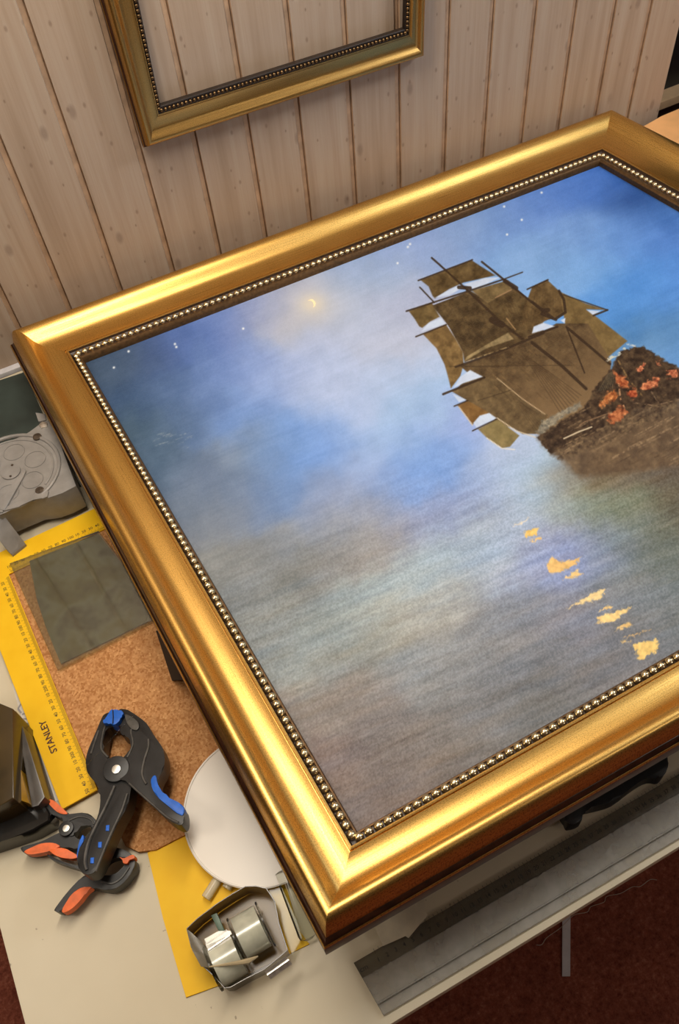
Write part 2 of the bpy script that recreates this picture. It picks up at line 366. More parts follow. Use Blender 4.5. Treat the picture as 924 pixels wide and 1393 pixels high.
# ---- the canvas and its paint
def paint(px, py):
    "pigment of the picture, with the grey varnish glare painted in, laid out over the canvas; returns sRGB 0..255"
    ctl = """125,500,60,80,105 150,490,62,82,105 175,480,70,90,120 215,470,72,95,150 260,460,85,115,180 300,440,105,130,190 350,415,135,150,195 400,400,165,175,205
400,430,178,180,190 450,400,165,180,210 480,360,140,165,210 500,420,165,180,210 150,540,55,80,115 180,590,65,88,110 200,640,75,98,125 230,520,70,95,135 260,560,85,110,150
290,520,100,130,190 330,500,120,145,200 340,560,105,140,200 380,520,150,170,215 420,470,165,180,215 450,520,165,182,218 480,560,160,180,220 400,600,105,145,210 360,620,105,140,195
335,620,120,130,140 440,620,110,150,215 480,640,150,170,210 290,650,95,115,150 260,680,100,115,135 300,700,115,125,140 350,680,110,130,165 400,660,95,130,185 450,680,130,145,180
480,700,140,148,165 420,720,130,138,150 340,760,125,130,135 300,780,130,133,132 390,780,118,122,122 460,760,140,140,140 520,740,160,155,150 550,700,140,150,180 560,650,110,150,215
520,650,130,155,205 540,600,145,175,220 600,640,110,150,215 600,690,140,155,195 640,650,150,170,210 700,650,165,185,215 740,640,170,195,215 640,720,160,170,185 600,760,175,190,200
560,790,170,185,190 500,820,150,160,160 440,870,140,150,150 380,850,135,138,135 430,900,150,150,142 500,880,140,142,135 550,830,175,172,160 600,820,170,168,162 560,900,150,150,148
480,950,135,125,118 430,960,140,130,122 450,1030,130,112,105 500,1080,120,105,98 520,1000,128,118,112 600,1000,125,118,112 650,960,125,122,120 600,920,145,143,140 650,880,140,140,140
700,840,140,143,150 700,900,130,130,132 740,760,150,160,200 770,740,155,165,205 720,720,175,185,205 700,780,165,172,185 660,760,175,190,205 760,690,165,175,175 800,690,140,145,120
840,700,125,135,105 830,740,140,150,175 880,720,110,115,95 900,760,115,120,110 860,800,135,138,140 900,840,120,125,125 920,690,95,85,70 860,650,115,100,80 800,640,115,95,70
900,620,105,90,75 780,840,135,135,145 760,900,125,125,128 820,900,125,122,122 740,950,120,118,115 560,1030,125,112,103 860,870,130,128,130 815,235,60,110,195 860,262,42,80,145
920,290,65,110,180 780,250,85,130,210 740,270,90,130,205 700,290,110,145,205 650,310,120,155,210 600,330,140,165,210 550,330,135,160,215 520,370,155,175,205 540,410,165,175,205
530,460,175,185,210 530,520,165,185,220 560,560,150,180,220 590,620,115,155,215 620,590,145,165,215 680,620,175,190,220 740,300,110,150,215 780,320,115,155,215 840,320,95,140,210
900,330,90,135,210 860,380,80,140,215 900,400,85,140,215 820,360,110,160,220 780,370,120,165,220 740,350,125,165,215 700,340,125,165,220 850,420,80,140,210 900,450,80,125,175
870,455,75,120,165 920,480,100,150,210 880,470,110,155,205 1000,330,80,125,200 1000,480,80,130,190 1000,620,95,85,70 1000,760,105,108,100 1000,850,110,112,110"""
    C = np.array([[float(v) for v in t.split(',')] for t in ctl.split()])  # these colours include the grey glare over the lower canvas
    n = px.size; out = np.zeros((n, 3)); ws = np.zeros(n)
    # brush direction runs along the picture's width; smear distances along it
    ca, sa = math.cos(-.40), math.sin(-.40)
    jit = fbm(px, py, 38, 3) * 30; jx, jy = px + jit * .6, py + fbm(px + 300, py, 38, 3) * 22
    for cx, cy, r, g, b in C:
        dx, dy = jx - cx, jy - cy; a = dx * ca + dy * sa; p = -dx * sa + dy * ca
        wgt = np.exp(-((a / 34) ** 2 + (p / 22) ** 2) / 2) + 1e-7 / (1 + (a * a + p * p) / 900.)
        ws += wgt
        for k, v in enumerate((r, g, b)): out[:, k] += wgt * v
    out /= ws[:, None]
    a = px * ca + py * sa; p = -px * sa + py * ca
    water = np.clip((py - (820 - .36 * px)) / 160, 0, 1)           # lower part is brushed in streaks
    st = fbm(a / 9, p, 7, 4); st2 = fbm(a / 14 + 50, p + 31, 3.2, 3)
    out += (st * 17 * (.25 + .75 * water) + st2 * 11 * (.3 + .7 * water))[:, None] * np.array([1, .98, .95])
    out += (fbm(px, py, 24, 4) * 9)[:, None]
    out += (fbm(px, py, 1.6, 1) * 32 * (.2 + .8 * water))[:, None]
    out += np.stack([fbm(a / 5, p + 900, 16, 3) * 6 * water, 0 * a, -fbm(a / 5, p + 900, 16, 3) * 7 * water], 1)
    out *= 1 - water[:, None] * np.array([.09, .06, .02])
    def over(cov, rgb):
        cov = np.clip(cov, 0, 1)[:, None]; out[:] = out * (1 - cov) + np.array(rgb, float) * cov
    def sel(P, pad): P = np.array(P); return np.where((px > P[:, 0].min() - pad) & (px < P[:, 0].max() + pad) & (py > P[:, 1].min() - pad) & (py < P[:, 1].max() + pad))[0]
    def blend(ix, cov, rgb):
        cov = np.clip(cov, 0, 1)[:, None]; out[ix] = out[ix] * (1 - cov) + np.array(rgb, float) * cov
    def dseg(x, y, a_, b_):
        ax, ay = a_; bx, by = b_; L = (bx - ax) ** 2 + (by - ay) ** 2 + 1e-9
        t = np.clip(((x - ax) * (bx - ax) + (y - ay) * (by - ay)) / L, 0, 1); return np.hypot(x - ax - t * (bx - ax), y - ay - t * (by - ay)), t
    def poly(P, rgb, var=12, soft=.8, rag=.0, alpha=1.0, vscale=9, grad=None):
        ix = sel(P, 4 + rag)
        if not len(ix): return
        x, y = px[ix], py[ix]
        if rag: x = x + fbm(x, y, 4, 2) * rag; y = y + fbm(x + 77, y, 4, 2) * rag
        if max(rgb) < 165: rgb = tuple(v * .87 for v in rgb)
        ins = np.zeros(len(ix), bool); d = np.full(len(ix), 1e9); N = len(P)
        for i in range(N):
            (x1, y1), (x2, y2) = P[i], P[(i + 1) % N]; c = (y1 > y) != (y2 > y)
            if y1 != y2: ins ^= c & (x < (x2 - x1) * (y - y1) / (y2 - y1) + x1)
            d = np.minimum(d, dseg(x, y, P[i], P[(i + 1) % N])[0])
        sd = np.where(ins, d, -d); cov = np.clip(.5 + sd / (2 * soft), 0, 1) * alpha
        col = np.array(rgb, float)[None, :] + (fbm(px[ix], py[ix], vscale, 3) * var * 2.4 + fbm(px[ix] * .8, py[ix] * .8 + 9, 2.5, 2) * var)[:, None] * np.array([1, .9, .65])
        if grad is not None:                                    # second colour towards one side of the sail
            g = np.clip(((px[ix] - grad[0]) * grad[2] + (py[ix] - grad[1]) * grad[3]) / (grad[2] ** 2 + grad[3] ** 2), 0, 1)[:, None]; col = col * (1 - g) + np.array(grad[4]) * g
        out[ix] = out[ix] * (1 - cov[:, None]) + col * cov[:, None]
    def line(P, wd, rgb, alpha=1.0, broken=0):
        ix = sel(P, wd + 3)
        if not len(ix): return
        x, y = px[ix], py[ix]; d = np.full(len(ix), 1e9)
        for i in range(len(P) - 1): d = np.minimum(d, dseg(x, y, P[i], P[i + 1])[0])
        cov = np.clip((wd / 2 + .6 - d) / 1.1, 0, 1) * alpha
        if broken: cov = cov * np.clip(.5 + fbm(x, y, 3, 2) * broken, 0, 1)
        blend(ix, cov, rgb)
    # moon and stars
    d = np.hypot((px - 425) / 1.25, py - 413); over(.6 * np.exp(-(d / 14) ** 2) + .3 * np.exp(-(d / 40) ** 2), (214, 206, 190))
    c1 = np.hypot(px - 423.5, py - 413) < 6; c2 = np.hypot(px - 420.5, py - 415) < 6.2; over((c1 & ~c2) * .95, (255, 236, 190))
    for sx, sy in ((175, 478), (155, 500), (558, 332), (555, 336), (541, 358), (686, 281), (710, 299), (737, 262), (690, 319), (238, 468), (331, 447), (240, 472)):
        over(1.2 * np.exp(-((px - sx) ** 2 + (py - sy) ** 2) / 2.2), (225, 232, 240))
    c5 = crop(540, 340, 4.62); c6 = crop(724, 360, 4.62); c7 = crop(590, 480, 4.62); c8 = crop(724, 470, 4.62); c9 = crop(680, 650, 3.787)
    B = (92, 72, 45)
    # wake shadow and hull water below the ship
    poly(c8([(30, 575), (180, 470), (420, 330), (924, 200), (1200, 250), (1200, 700), (924, 760), (600, 800), (300, 830), (160, 700), (90, 650)]), (112, 90, 66), 12, 5, 3, .9)
    # sails
    poly(c5([(300, 435), (320, 465), (370, 560), (420, 650), (440, 640), (370, 500)]), (84, 66, 42), 12)
    poly(c5([(230, 350), (460, 255), (540, 300), (640, 270), (730, 232), (760, 250), (915, 385), (924, 530), (640, 640), (425, 705), (410, 610), (300, 440)]), (92, 73, 46), 12)
    poly(c5([(150, 190), (470, 65), (540, 110), (620, 160), (420, 205), (330, 245), (240, 305), (225, 290), (200, 230)]), (100, 80, 48), 14)
    poly(c5([(75, 385), (220, 330), (240, 370), (270, 420), (210, 450), (160, 490), (140, 480), (110, 430)]), (112, 92, 56), 12)
    poly(c5([(470, 255), (700, 190), (725, 250), (570, 335)]), (124, 104, 68), 12)
    poly(c5([(165, 530), (310, 470), (370, 560), (415, 640), (420, 720), (400, 790), (340, 870), (320, 790), (300, 720), (250, 620)]), (128, 102, 62), 14)
    poly(c5([(220, 350), (460, 265), (620, 420), (660, 500), (430, 650), (410, 610), (360, 520), (280, 420)]), (88, 70, 44), 14)
    poly(c5([(560, 345), (760, 250), (915, 385), (918, 430), (840, 490), (790, 560), (700, 500), (620, 420)]), (94, 75, 46), 14)
    poly(c6([(0, 140), (95, 95), (175, 170), (205, 250), (195, 320), (90, 350), (0, 400), (-60, 420), (-60, 300)]), (104, 82, 50), 14)
    poly(c6([(175, 170), (340, 245), (470, 285), (340, 280), (420, 340), (600, 480), (480, 580), (330, 470), (210, 390), (190, 260)]), (128, 105, 64), 10)
    poly([(626, 498), (720, 462), (757, 440), (800, 440), (832, 492), (828, 530), (800, 560), (745, 594), (690, 580), (655, 560), (618, 532), (640, 510)], (96, 76, 50), 13, grad=(700, 480, 50, 90, (118, 95, 66)))
    poly(c5([(425, 700), (440, 670), (590, 580), (700, 520), (735, 560), (560, 620)]), (158, 138, 98), 16)
    poly(c7([(110, 240), (330, 155), (430, 170), (600, 330), (720, 390), (640, 510), (560, 510), (400, 410), (300, 340), (210, 300)]), (112, 92, 62), 12)
    poly(c7([(150, 330), (215, 300), (345, 375), (245, 450), (200, 390)]), (134, 98, 52), 10)
    poly(c7([(280, 480), (400, 415), (540, 520), (480, 590), (430, 600), (340, 540)]), (142, 126, 82), 10)
    # mottling and seams over the sails
    for k in range(60):
        a0, rr = RNG.uniform(0, 6.28), RNG.uniform(0, 1) ** .5; x0, y0 = 712 + 72 * rr * math.cos(a0), 482 + 66 * rr * math.sin(a0); L = RNG.uniform(8, 30)
        line([(x0, y0), (x0 + L * .72, y0 + L * .66)], RNG.uniform(.8, 2.6), random.choice([(70, 52, 32), (60, 44, 28), (134, 110, 74), (114, 92, 58)]), .35, 2)
    # sky showing between the sails
    for P in (c5([(240, 300), (330, 250), (395, 220), (400, 245), (330, 285)]), c5([(420, 215), (560, 175), (650, 172), (560, 215), (480, 245)]), c5([(155, 512), (200, 460), (280, 428), (305, 465)]),
              c7([(130, 215), (170, 150), (230, 108), (310, 150), (190, 190)]), c7([(250, 440), (290, 395), (350, 378), (395, 410), (270, 470)]), c6([(0, 432), (10, 390), (70, 365), (145, 388), (60, 415)]),
              c6([(345, 285), (430, 290), (385, 318)]), c6([(178, 350), (210, 335), (205, 368)]), c7([(120, 258), (205, 295), (160, 310)])):
        poly(P, (190, 204, 226), 5)
    # masts, yards and rigging
    D_ = (52, 37, 24)
    for P, wd in ((c5([(220, 50), (310, 130), (440, 250)]), 2.6), (c5([(440, 250), (640, 440), (790, 560)]), 3), (c6([(0, 490), (180, 630), (340, 780)]), 4.2), (c5([(535, 75), (690, 200), (924, 390)]), 2.8), (c6([(170, 165), (200, 220), (210, 300), (150, 340)]), 3.6),
                  (c6([(0, 235), (130, 335)]), 4), (c6([(225, 400), (380, 530), (490, 625)]), 3.6), (c6([(215, 390), (330, 680)]), 2), (c5([(145, 235), (235, 330)]), 2),
                  (c5([(135, 192), (475, 62)]), 2), (c5([(60, 385), (460, 255), (670, 185)]), 2.2), (c5([(670, 185), (790, 140)]), 1.6), (c5([(120, 545), (310, 470)]), 2), (c5([(370, 735), (640, 640), (924, 522)]), 3), (c6([(-20, 455), (160, 390)]), 3),
                  (c7([(60, 260), (320, 155)]), 3), (c7([(130, 335), (215, 300)]), 1.8), (c7([(245, 490), (400, 415)]), 1.8), (c6([(-30, 155), (100, 95)]), 2), (c6([(385, 320), (475, 285)]), 2.4), (c6([(200, 190), (475, 285)]), 1.4),
                  (c5([(680, 195), (750, 240)]), 6), (c5([(390, 235), (460, 240)]), 5), (c6([(70, 290), (100, 285)]), 6), (c5([(600, 440), (660, 470)]), 9), (c6([(150, 345), (60, 310)]), 4)):
        line(P, wd, D_, .9)
    for k in range(9):
        line(c7([(560 + k * 14, 0 + k * 10), (800 + k * 16, 380 - k * 14)]), .8, (60, 44, 28), .6)
        line(c7([(480 + k * 14, 250 + k * 12), (640 + k * 12, 500 - k * 10)]), .7, (66, 50, 32), .45)
        line(c5([(250 + k * 40, 330 + k * 6), (430 + k * 22, 640 - k * 14)]), .6, (66, 50, 32), .3)
        line(c5([(640 + k * 26, 300 + k * 10), (790 + k * 6, 545 - k * 5)]), .6, (66, 50, 32), .4)
        line(c6([(20 + k * 16, 180 + k * 3), (-20 + k * 22, 380 - k * 5)]), .6, (66, 50, 32), .3)
    line(c5([(700, 735), (430, 735)]), .9, (60, 45, 28), .5); line(c7([(100, 85), (870, 78)]), .9, (60, 45, 28), .6); line(c7([(280, 300), (500, 230)]), 1.0, (60, 45, 28), .7)
    line(c7([(400, 160), (560, 290), (700, 385)]), 1.1, (186, 164, 132), .8); line(c7([(400, 410), (520, 490), (640, 530)]), 1.2, (210, 196, 168), .85); line(c7([(335, 535), (430, 600), (510, 608)]), 1.3, (222, 216, 204), .85)
    line(c7([(160, 340), (245, 455)]), 1.4, (205, 190, 160), .8); line(c5([(440, 700), (700, 610)]), 1.2, (190, 165, 120), .7, 2); line(c5([(620, 300), (720, 250)]), 1, (170, 130, 100), .7); line(c5([(690, 430), (745, 500)]), 1.3, (170, 135, 95), .7)
    # sea foam behind the hull
    poly(c8([(20, 540), (60, 480), (300, 350), (310, 385), (180, 460), (60, 560)]), (150, 150, 138), 30, 1.5, 4, .7, 3)
    # hull
    poly(c8([(30, 575), (180, 475), (330, 390), (400, 260), (500, 140), (530, 80), (560, 40), (640, 8), (700, 5), (780, 60), (924, 140), (1200, 300), (1200, 420), (924, 330), (800, 400), (640, 400), (560, 470), (420, 540), (240, 620), (120, 680), (70, 640)]), (72, 54, 38), 16, 1.2, 3, 1, 5)
    poly(c8([(120, 680), (240, 615), (430, 530), (640, 400), (800, 370), (924, 330), (924, 400), (760, 470), (560, 560), (300, 680), (180, 720)]), (104, 84, 62), 22, 2, 5, .8, 4)
    for k in range(80):
        x0 = RNG.uniform(120, 1000); y0 = RNG.uniform(430, 760); L = RNG.uniform(60, 240); line(c8([(x0, y0), (x0 + L, y0 - L * .52)]), RNG.uniform(.7, 2.2), random.choice([(158, 134, 102), (80, 60, 42), (64, 47, 32), (136, 114, 88)]), .6, 2)
    OR = (184, 96, 54)
    for P, c in ((([(500, 140), (525, 165), (565, 190), (625, 250), (560, 265), (530, 230)]), OR), (([(430, 350), (480, 300), (530, 285), (548, 320), (430, 390)]), (186, 110, 58)), (([(600, 280), (650, 270), (652, 322), (610, 328)]), (192, 92, 54)), (([(690, 245), (760, 205), (805, 200), (795, 245), (700, 280)]), (206, 120, 80)),
                 (([(840, 168), (912, 158), (915, 190), (850, 197)]), (200, 112, 76)), (([(650, 142), (680, 125), (712, 115), (705, 142), (670, 160)]), (222, 130, 90)), (([(780, 92), (812, 108), (785, 118)]), (226, 130, 90)), (([(480, 440), (560, 385), (605, 420), (555, 480), (485, 485)]), (184, 104, 62)), (([(930, 150), (1010, 150), (1010, 190), (930, 190)]), OR)):
        poly(c8(P), c, 40, 1.6, 6, .8, 3.5)
    poly(c8([(400, 290), (500, 150), (520, 220), (500, 260), (440, 290)]), (56, 46, 34), 14, 1, 3, .9, 3)
    for k in range(7): line(c8([(420 + k * 14, 285 - k * 3), (480 + k * 6, 175 - k * 2)]), .6, (150, 135, 105), .5)
    line(c8([(540, 90), (600, 200), (660, 280), (700, 320)]), 2, (140, 112, 70), .8, 2); line(c8([(545, 240), (555, 330), (580, 390)]), 2, (200, 150, 110), .8, 3)
    line(c8([(640, 360), (720, 370), (800, 385)]), 1.6, (140, 116, 90), .8, 2); line(c8([(750, 290), (800, 370), (924, 340)]), 1.4, (140, 116, 90), .7, 2)
    line(c8([(200, 585), (300, 540), (375, 512)]), 1.6, (215, 200, 170), .9); line(c8([(500, 420), (330, 480), (300, 500)]), 1.2, (150, 120, 90), .7)
    line(c8([(470, 95), (505, 70), (545, 55), (580, 20)]), 4, (196, 196, 182), .95, 3); line(c6([(600, 500), (650, 512)]), 2.4, (200, 205, 205), .9, 3)
    # light on the water
    G = (238, 200, 128)
    for P, c in (([(120, 300), (130, 275), (200, 255), (195, 290), (140, 305)], (236, 196, 108)), ([(60, 250), (150, 205), (130, 230)], (216, 205, 186)), ([(150, 330), (215, 300), (205, 318)], G), ([(245, 440), (275, 400), (310, 435), (420, 405), (400, 440), (300, 490), (255, 485)], (230, 186, 112)),
                 ([(325, 522), (400, 475), (437, 492), (350, 525)], G), ([(345, 680), (420, 625), (545, 570), (520, 620), (440, 640)], (234, 206, 146)), ([(490, 750), (530, 710), (620, 685), (692, 664), (620, 715), (570, 745)], (240, 206, 136)), ([(510, 690), (570, 655), (582, 672)], G),
                 ([(595, 790), (660, 740), (687, 758)], G), ([(630, 825), (780, 780), (690, 815)], (220, 180, 116)), ([(625, 845), (680, 840), (640, 857)], G), ([(700, 890), (690, 860), (800, 830), (822, 880), (750, 925), (710, 940)], (244, 208, 124))):
        poly(c9(P), c, 14, 1.0, 5, .95, 5)
    for k in range(26):                                          # dry brush flecks in the dark upper left corner
        x0 = RNG.uniform(200, 255); y0 = RNG.uniform(590, 612); line([(x0, y0), (x0 + 9, y0 - 3)], .8, (150, 160, 165), .5, 2)
    return np.clip(out, 0, 255)
_T = RNG.random((64, 64))
def vnoise(x, y):
    xi = np.floor(x).astype(int); yi = np.floor(y).astype(int); fx = x - xi; fy = y - yi; fx = fx * fx * (3 - 2 * fx); fy = fy * fy * (3 - 2 * fy)
    a = _T[xi % 64, yi % 64]; b = _T[(xi + 1) % 64, yi % 64]; c = _T[xi % 64, (yi + 1) % 64]; d = _T[(xi + 1) % 64, (yi + 1) % 64]
    return (a * (1 - fx) + b * fx) * (1 - fy) + (c * (1 - fx) + d * fx) * fy - .5
def fbm(x, y, s, o):
    r = 0; amp = 1.0
    for k in range(o): r = r + amp * vnoise(x / s + 13.7 * k, y / s + 5.1 * k); s /= 2; amp *= .55
    return r
def build_canvas():
    NU, NV = 760, 720
    cA, cD, cC, cB = [q + NRM * H2 for q in Q.i]
    # tuck the canvas edge under the rabbet
    mid = (cA + cB + cC + cD) / 4; cA, cD, cC, cB = [mid + (q - mid) * 1.006 for q in (cA, cD, cC, cB)]
    s, t = np.meshgrid(np.linspace(0, 1, NU), np.linspace(0, 1, NV)); s = s.ravel()[:, None]; t = t.ravel()[:, None]
    P = (cA * (1 - s) + cD * s) * (1 - t) + (cB * (1 - s) + cC * s) * t
    c = (P - np.array([0, 0, CAMZ])) @ RM; px, py = CX + F_PX * c[:, 0] / c[:, 2], CY + F_PX * c[:, 1] / c[:, 2]
    rgb = paint(px, py) / 255.0; L = np.where(rgb <= .04045, rgb / 12.92, ((rgb + .055) / 1.055) ** 2.4)
    i = np.arange((NV - 1) * NU).reshape(NV - 1, NU)[:, :-1].ravel()
    Fq = np.stack([i, i + 1, i + NU + 1, i + NU], 1)
    nv, nf = len(P), len(Fq); me = bpy.data.meshes.new('canvas'); me.vertices.add(nv); me.vertices.foreach_set('co', P.astype(np.float32).ravel())
    me.loops.add(nf * 4); me.loops.foreach_set('vertex_index', Fq.astype(np.int32).ravel()); me.polygons.add(nf); me.polygons.foreach_set('loop_start', np.arange(0, nf * 4, 4, dtype=np.int32))
    me.update(); me.validate()
    at_ = me.color_attributes.new('paint', 'FLOAT_COLOR', 'POINT'); at_.data.foreach_set('color', np.concatenate([L, np.ones((nv, 1))], 1).astype(np.float32).ravel())
    m = Mat('oil_paint', (128, 128, 128), .42, spec=.22); a = m.n('ShaderNodeAttribute'); a.attribute_name = 'paint'
    hs = m.n('ShaderNodeHueSaturation', Saturation=PAINT_SAT, Value=PAINT_VAL); m.l(a.outputs['Color'], hs.inputs['Color']); m.base(hs.outputs['Color'])
    v = m.coords(); m.bump(m.noise(v, 520, 2), .5, .0012)
    link('canvas', me, m.m, fp)
PAINT_SAT, PAINT_VAL = 1.0, 1.0
build_canvas()

# dark blocks that prop the front of the frame
bm = bmesh.new(); add_prism(bm, [at(p, .082) for p in ((232, 880), (252, 924), (330, 890), (305, 846))], [at(p, .0056) for p in ((212, 858), (224, 911), (237, 927), (345, 930), (322, 850))][:1] + [at(p, .0056) for p in ((234, 926), (345, 920), (322, 850))], .001)
link_own('support_block', finish(bm, 'support_block'), plain('matt_black', (16, 16, 17), .8, .2, 60), 'black block propping up the left side of the gold frame', 'block')
bm = bmesh.new(); add_box(bm, (.62, .26, 0), (.74, .40, .088), .003); link_own('support_block', finish(bm, 'support_block'), M['black_plastic'], 'black block hidden under the front rail of the gold frame', 'block')

# ---- empty frame hanging on the wall
def hang():
    yo, yi = WY - .026, WY - .014
    def o(p): return aty(p, yo)
    def i_(p): return aty(p, yi)
    BLo, BRo = o((200, 207)), o((580, 81)); BLi, BRi = i_((217, 142)), i_((548.5, 38))
    def up(p, q, z): d = q - p; return p + d * ((z - p[2]) / d[2])
    TLo = up(BLo, o((139, 0)), .90); TRo = up(BRo, o((582, 0)), .90); TLi = up(BLi, i_((187, 0)), .84); TRi = up(BRi, i_((549.5, 0)), .84)
    n = np.array([0, -1.0, 0])
    flat = lambda P: np.array([P[0], WY - .0225, P[2]])
    q = Quad([flat(BLo), flat(BRo), flat(TRo), flat(TLo)], [flat(BLi), flat(BRi), flat(TRi), flat(TLi)], n, .40)
    t = thing('picture_frame', ((BLo + BRo) / 2), 'empty dull gold picture frame hanging on the boarded wall', 'picture frame')
    moulding(q, t, [M['bole'], M['old_gold'], M['dark_channel'], M['dark_channel']], M['bead_dark'], .0026, .0062)
hang()

# ------------------------------------------------------------------ things at the left of the table
# dark green sheet by the wall
bm = prism([(-120, 565), (0, 517), (33, 506), (75, 600), (110, 660), (-60, 720)], .004, .0038, .0005)
link_own('painted_board', finish(bm, 'painted_board'), M['dark_green'], 'dark green painted board lying flat against the boarded wall', 'board')
# cork board
bm = prism([(-8, 762), (60, 730), (330, 640), (470, 1000), (330, 1098), (245, 1139), (212, 1156), (188, 1159), (170, 1150), (160, 1130), (135, 1072)], .0055, .0053, .0015)
link_own('cork_board', finish(bm, 'cork_board'), M['cork'], 'brown cork board with a rounded corner under the large clamp', 'cork board')
# carpenter's square
def text_mesh(txt, size):
    c = bpy.data.curves.new('t', 'FONT'); c.body = txt; c.size = size; c.align_x = 'CENTER'; c.align_y = 'CENTER'; c.resolution_u = 3; c.offset = size * (.022 if len(txt) > 4 else .008)
    o = bpy.data.objects.new('t', c); COL.objects.link(o); bpy.context.view_layer.update()
    me = bpy.data.meshes.new_from_object(o.evaluated_get(bpy.context.evaluated_depsgraph_get())); bpy.data.objects.remove(o); bpy.data.curves.remove(c)
    V = np.array([v.co[:] for v in me.vertices]); Fc = [list(p.vertices) for p in me.polygons]; bpy.data.meshes.remove(me); return V, Fc
_tc = {}
def put_text(bm, txt, size, pos, ux, uy, z):
    if (txt, size) not in _tc: _tc[(txt, size)] = text_mesh(txt, size)
    V, Fc = _tc[(txt, size)]; ux, uy = np.array(ux[:2]), np.array(uy[:2])
    vs = [bm.verts.new((pos[0] + v[0] * ux[0] + v[1] * uy[0], pos[1] + v[0] * ux[1] + v[1] * uy[1], z)) for v in V]
    for f in Fc:
        try: bm.faces.new([vs[i] for i in f])
        except ValueError: pass
def bar(bm, p, q, wd, z):
    p, q = np.array(p[:2]), np.array(q[:2]); d = (q - p) / np.linalg.norm(q - p); n = np.array([-d[1], d[0]]) * wd / 2
    bm.faces.new([bm.verts.new((*v, z)) for v in (p - n, q - n, q + n, p + n)])
SZ = .0082
def square():
    t = thing('carpenter_square', at((60, 960), .006), 'yellow steel carpenter square with black scale along the cork board edge', 'square')
    pin = at((11.6, 781), SZ); pe = at((133, 1074), SZ); pl = at((84.2, 1101), SZ); pt = at((137, 722), SZ)
    d = pe - pin; d /= np.linalg.norm(d); e = pt - pin; e /= np.linalg.norm(e)
    wl = at((0, 888), SZ); nrm = np.array([-d[1], d[0], 0]); nrm = nrm if nrm[0] < 0 else -nrm
    wb = float((wl - pin) @ nrm); wt = .042
    up = np.array([-e[1], e[0], 0]); up = up if up[1] > 0 else -up
    oc = pin + nrm * wb + up * wt
    bm = bmesh.new()
    far = pin + e * .42
    # blade and tongue as one L shaped plate
    out = [pe, pin, far, far + up * wt, pin + up * wt + nrm * wb, pl]
    add_prism(bm, out[::-1], .0022, .0004, 1); link('blade', finish(bm, 'blade'), M['yellow'], t)
    bm = bmesh.new(); z = SZ + .00015
    s200 = at((58, 939), SZ); s300 = at((94, 1030), SZ)
    k200 = float((s200 - pin) @ d); k300 = float((s300 - pin) @ d); mm = (k300 - k200) / 100; Lb = float((pe - pin) @ d)
    n = 0; k = k200
    while k - mm > .004: k -= mm; n -= 1
    i = n
    while k < Lb - .003:
        p = pin + d * k; L = .0062 if i % 5 == 0 else .0044
        if i % 10 == 0: L = .0075
        bar(bm, p + nrm * .0006, p + nrm * L, .00032, z)
        val = 200 + i
        if val % 10 == 0: put_text(bm, str(val) if val % 100 == 0 else str(val % 100), .0062, p + nrm * .0112, -d, nrm, z)
        k += mm; i += 1
    i = 0; k = .004
    while k < .40:
        p = pin + e * k; L = .0075 if i % 10 == 0 else .0062 if i % 5 == 0 else .0044
        bar(bm, p + up * .0006, p + up * L, .00032, z)
        if i % 10 == 0: put_text(bm, str((i + 10) % 100) if (i + 10) % 100 else str(i + 10), .0062, p + up * .0112, e, up, z)
        k += mm; i += 1
    link('scale_marking', finish(bm, 'scale', 0), M['ink'], t)
    bm = bmesh.new(); put_text(bm, 'STANLEY', .0112, at((66, 1002), SZ), -d, nrm, z)
    link('lettering', finish(bm, 'lettering', 0), M['red_brown'], t)
square()
# printed paper peeping out beside the square
pp_ = thing('printed_paper', at((42, 985)), 'white printed paper strip beside the yellow square', 'paper')
bm = prism([(16, 930), (40, 925), (98, 1086), (62, 1092)], .0008, .0006); link('sheet', finish(bm, 'sheet', 0), plain('white_paper', (214, 208, 200), .7, .03), pp_)
bm = bmesh.new(); Z_ = lambda p: at(p, .00095)
for a_, b_ in (((24.5, 964), (29, 957)), ((24.5, 964), (29, 970)), ((30, 972), (38, 969)), ((31, 978), (38, 978)), ((31, 986), (40, 984))): bar(bm, Z_(a_), Z_(b_), .0022, .00095)
for k in range(4): bar(bm, Z_((40 + k * 3.2, 995 + k * 8)), Z_((46 + k * 3.2, 993 + k * 8)), .0004, .00095)
link('print_mark', finish(bm, 'print', 0), plain('grey_print', (150, 146, 150), .7, .03), pp_)
# dark film added under the glass pane for its grey, mottled reflections
def tone():
    m = Mat('dark_reflection_tone', (84, 82, 70), .5); v = m.coords(); f = m.noise(v, 14, 3, .6)
    m.base(m.ramp(f, [(.32, (50, 47, 38)), (.45, (92, 88, 62)), (.52, (106, 106, 94)), (.62, (62, 62, 57)), (.7, (98, 98, 88))])); return m.m
bm = prism([(40, 763), (134, 726), (220, 836), (83, 903), (74, 882), (62, 852), (50, 815)], .0083, .0004)
link_own('reflection_sheet', finish(bm, 'reflection_sheet', 0), tone(), 'dark mottled film sheet added under the dusty glass pane for its grey reflections', 'sheet')
# glass pane over cork and square
bm = prism([(13, 766), (134, 722), (226, 862), (213, 847), (78, 911)][:2] + [(222, 836), (78, 911)], .0126, .0042, .0004, 0, 1)
link_own('glass_pane', finish(bm, 'glass_pane', 0), M['glass'], 'dusty grey glass pane lying over the cork board and square', 'glass')

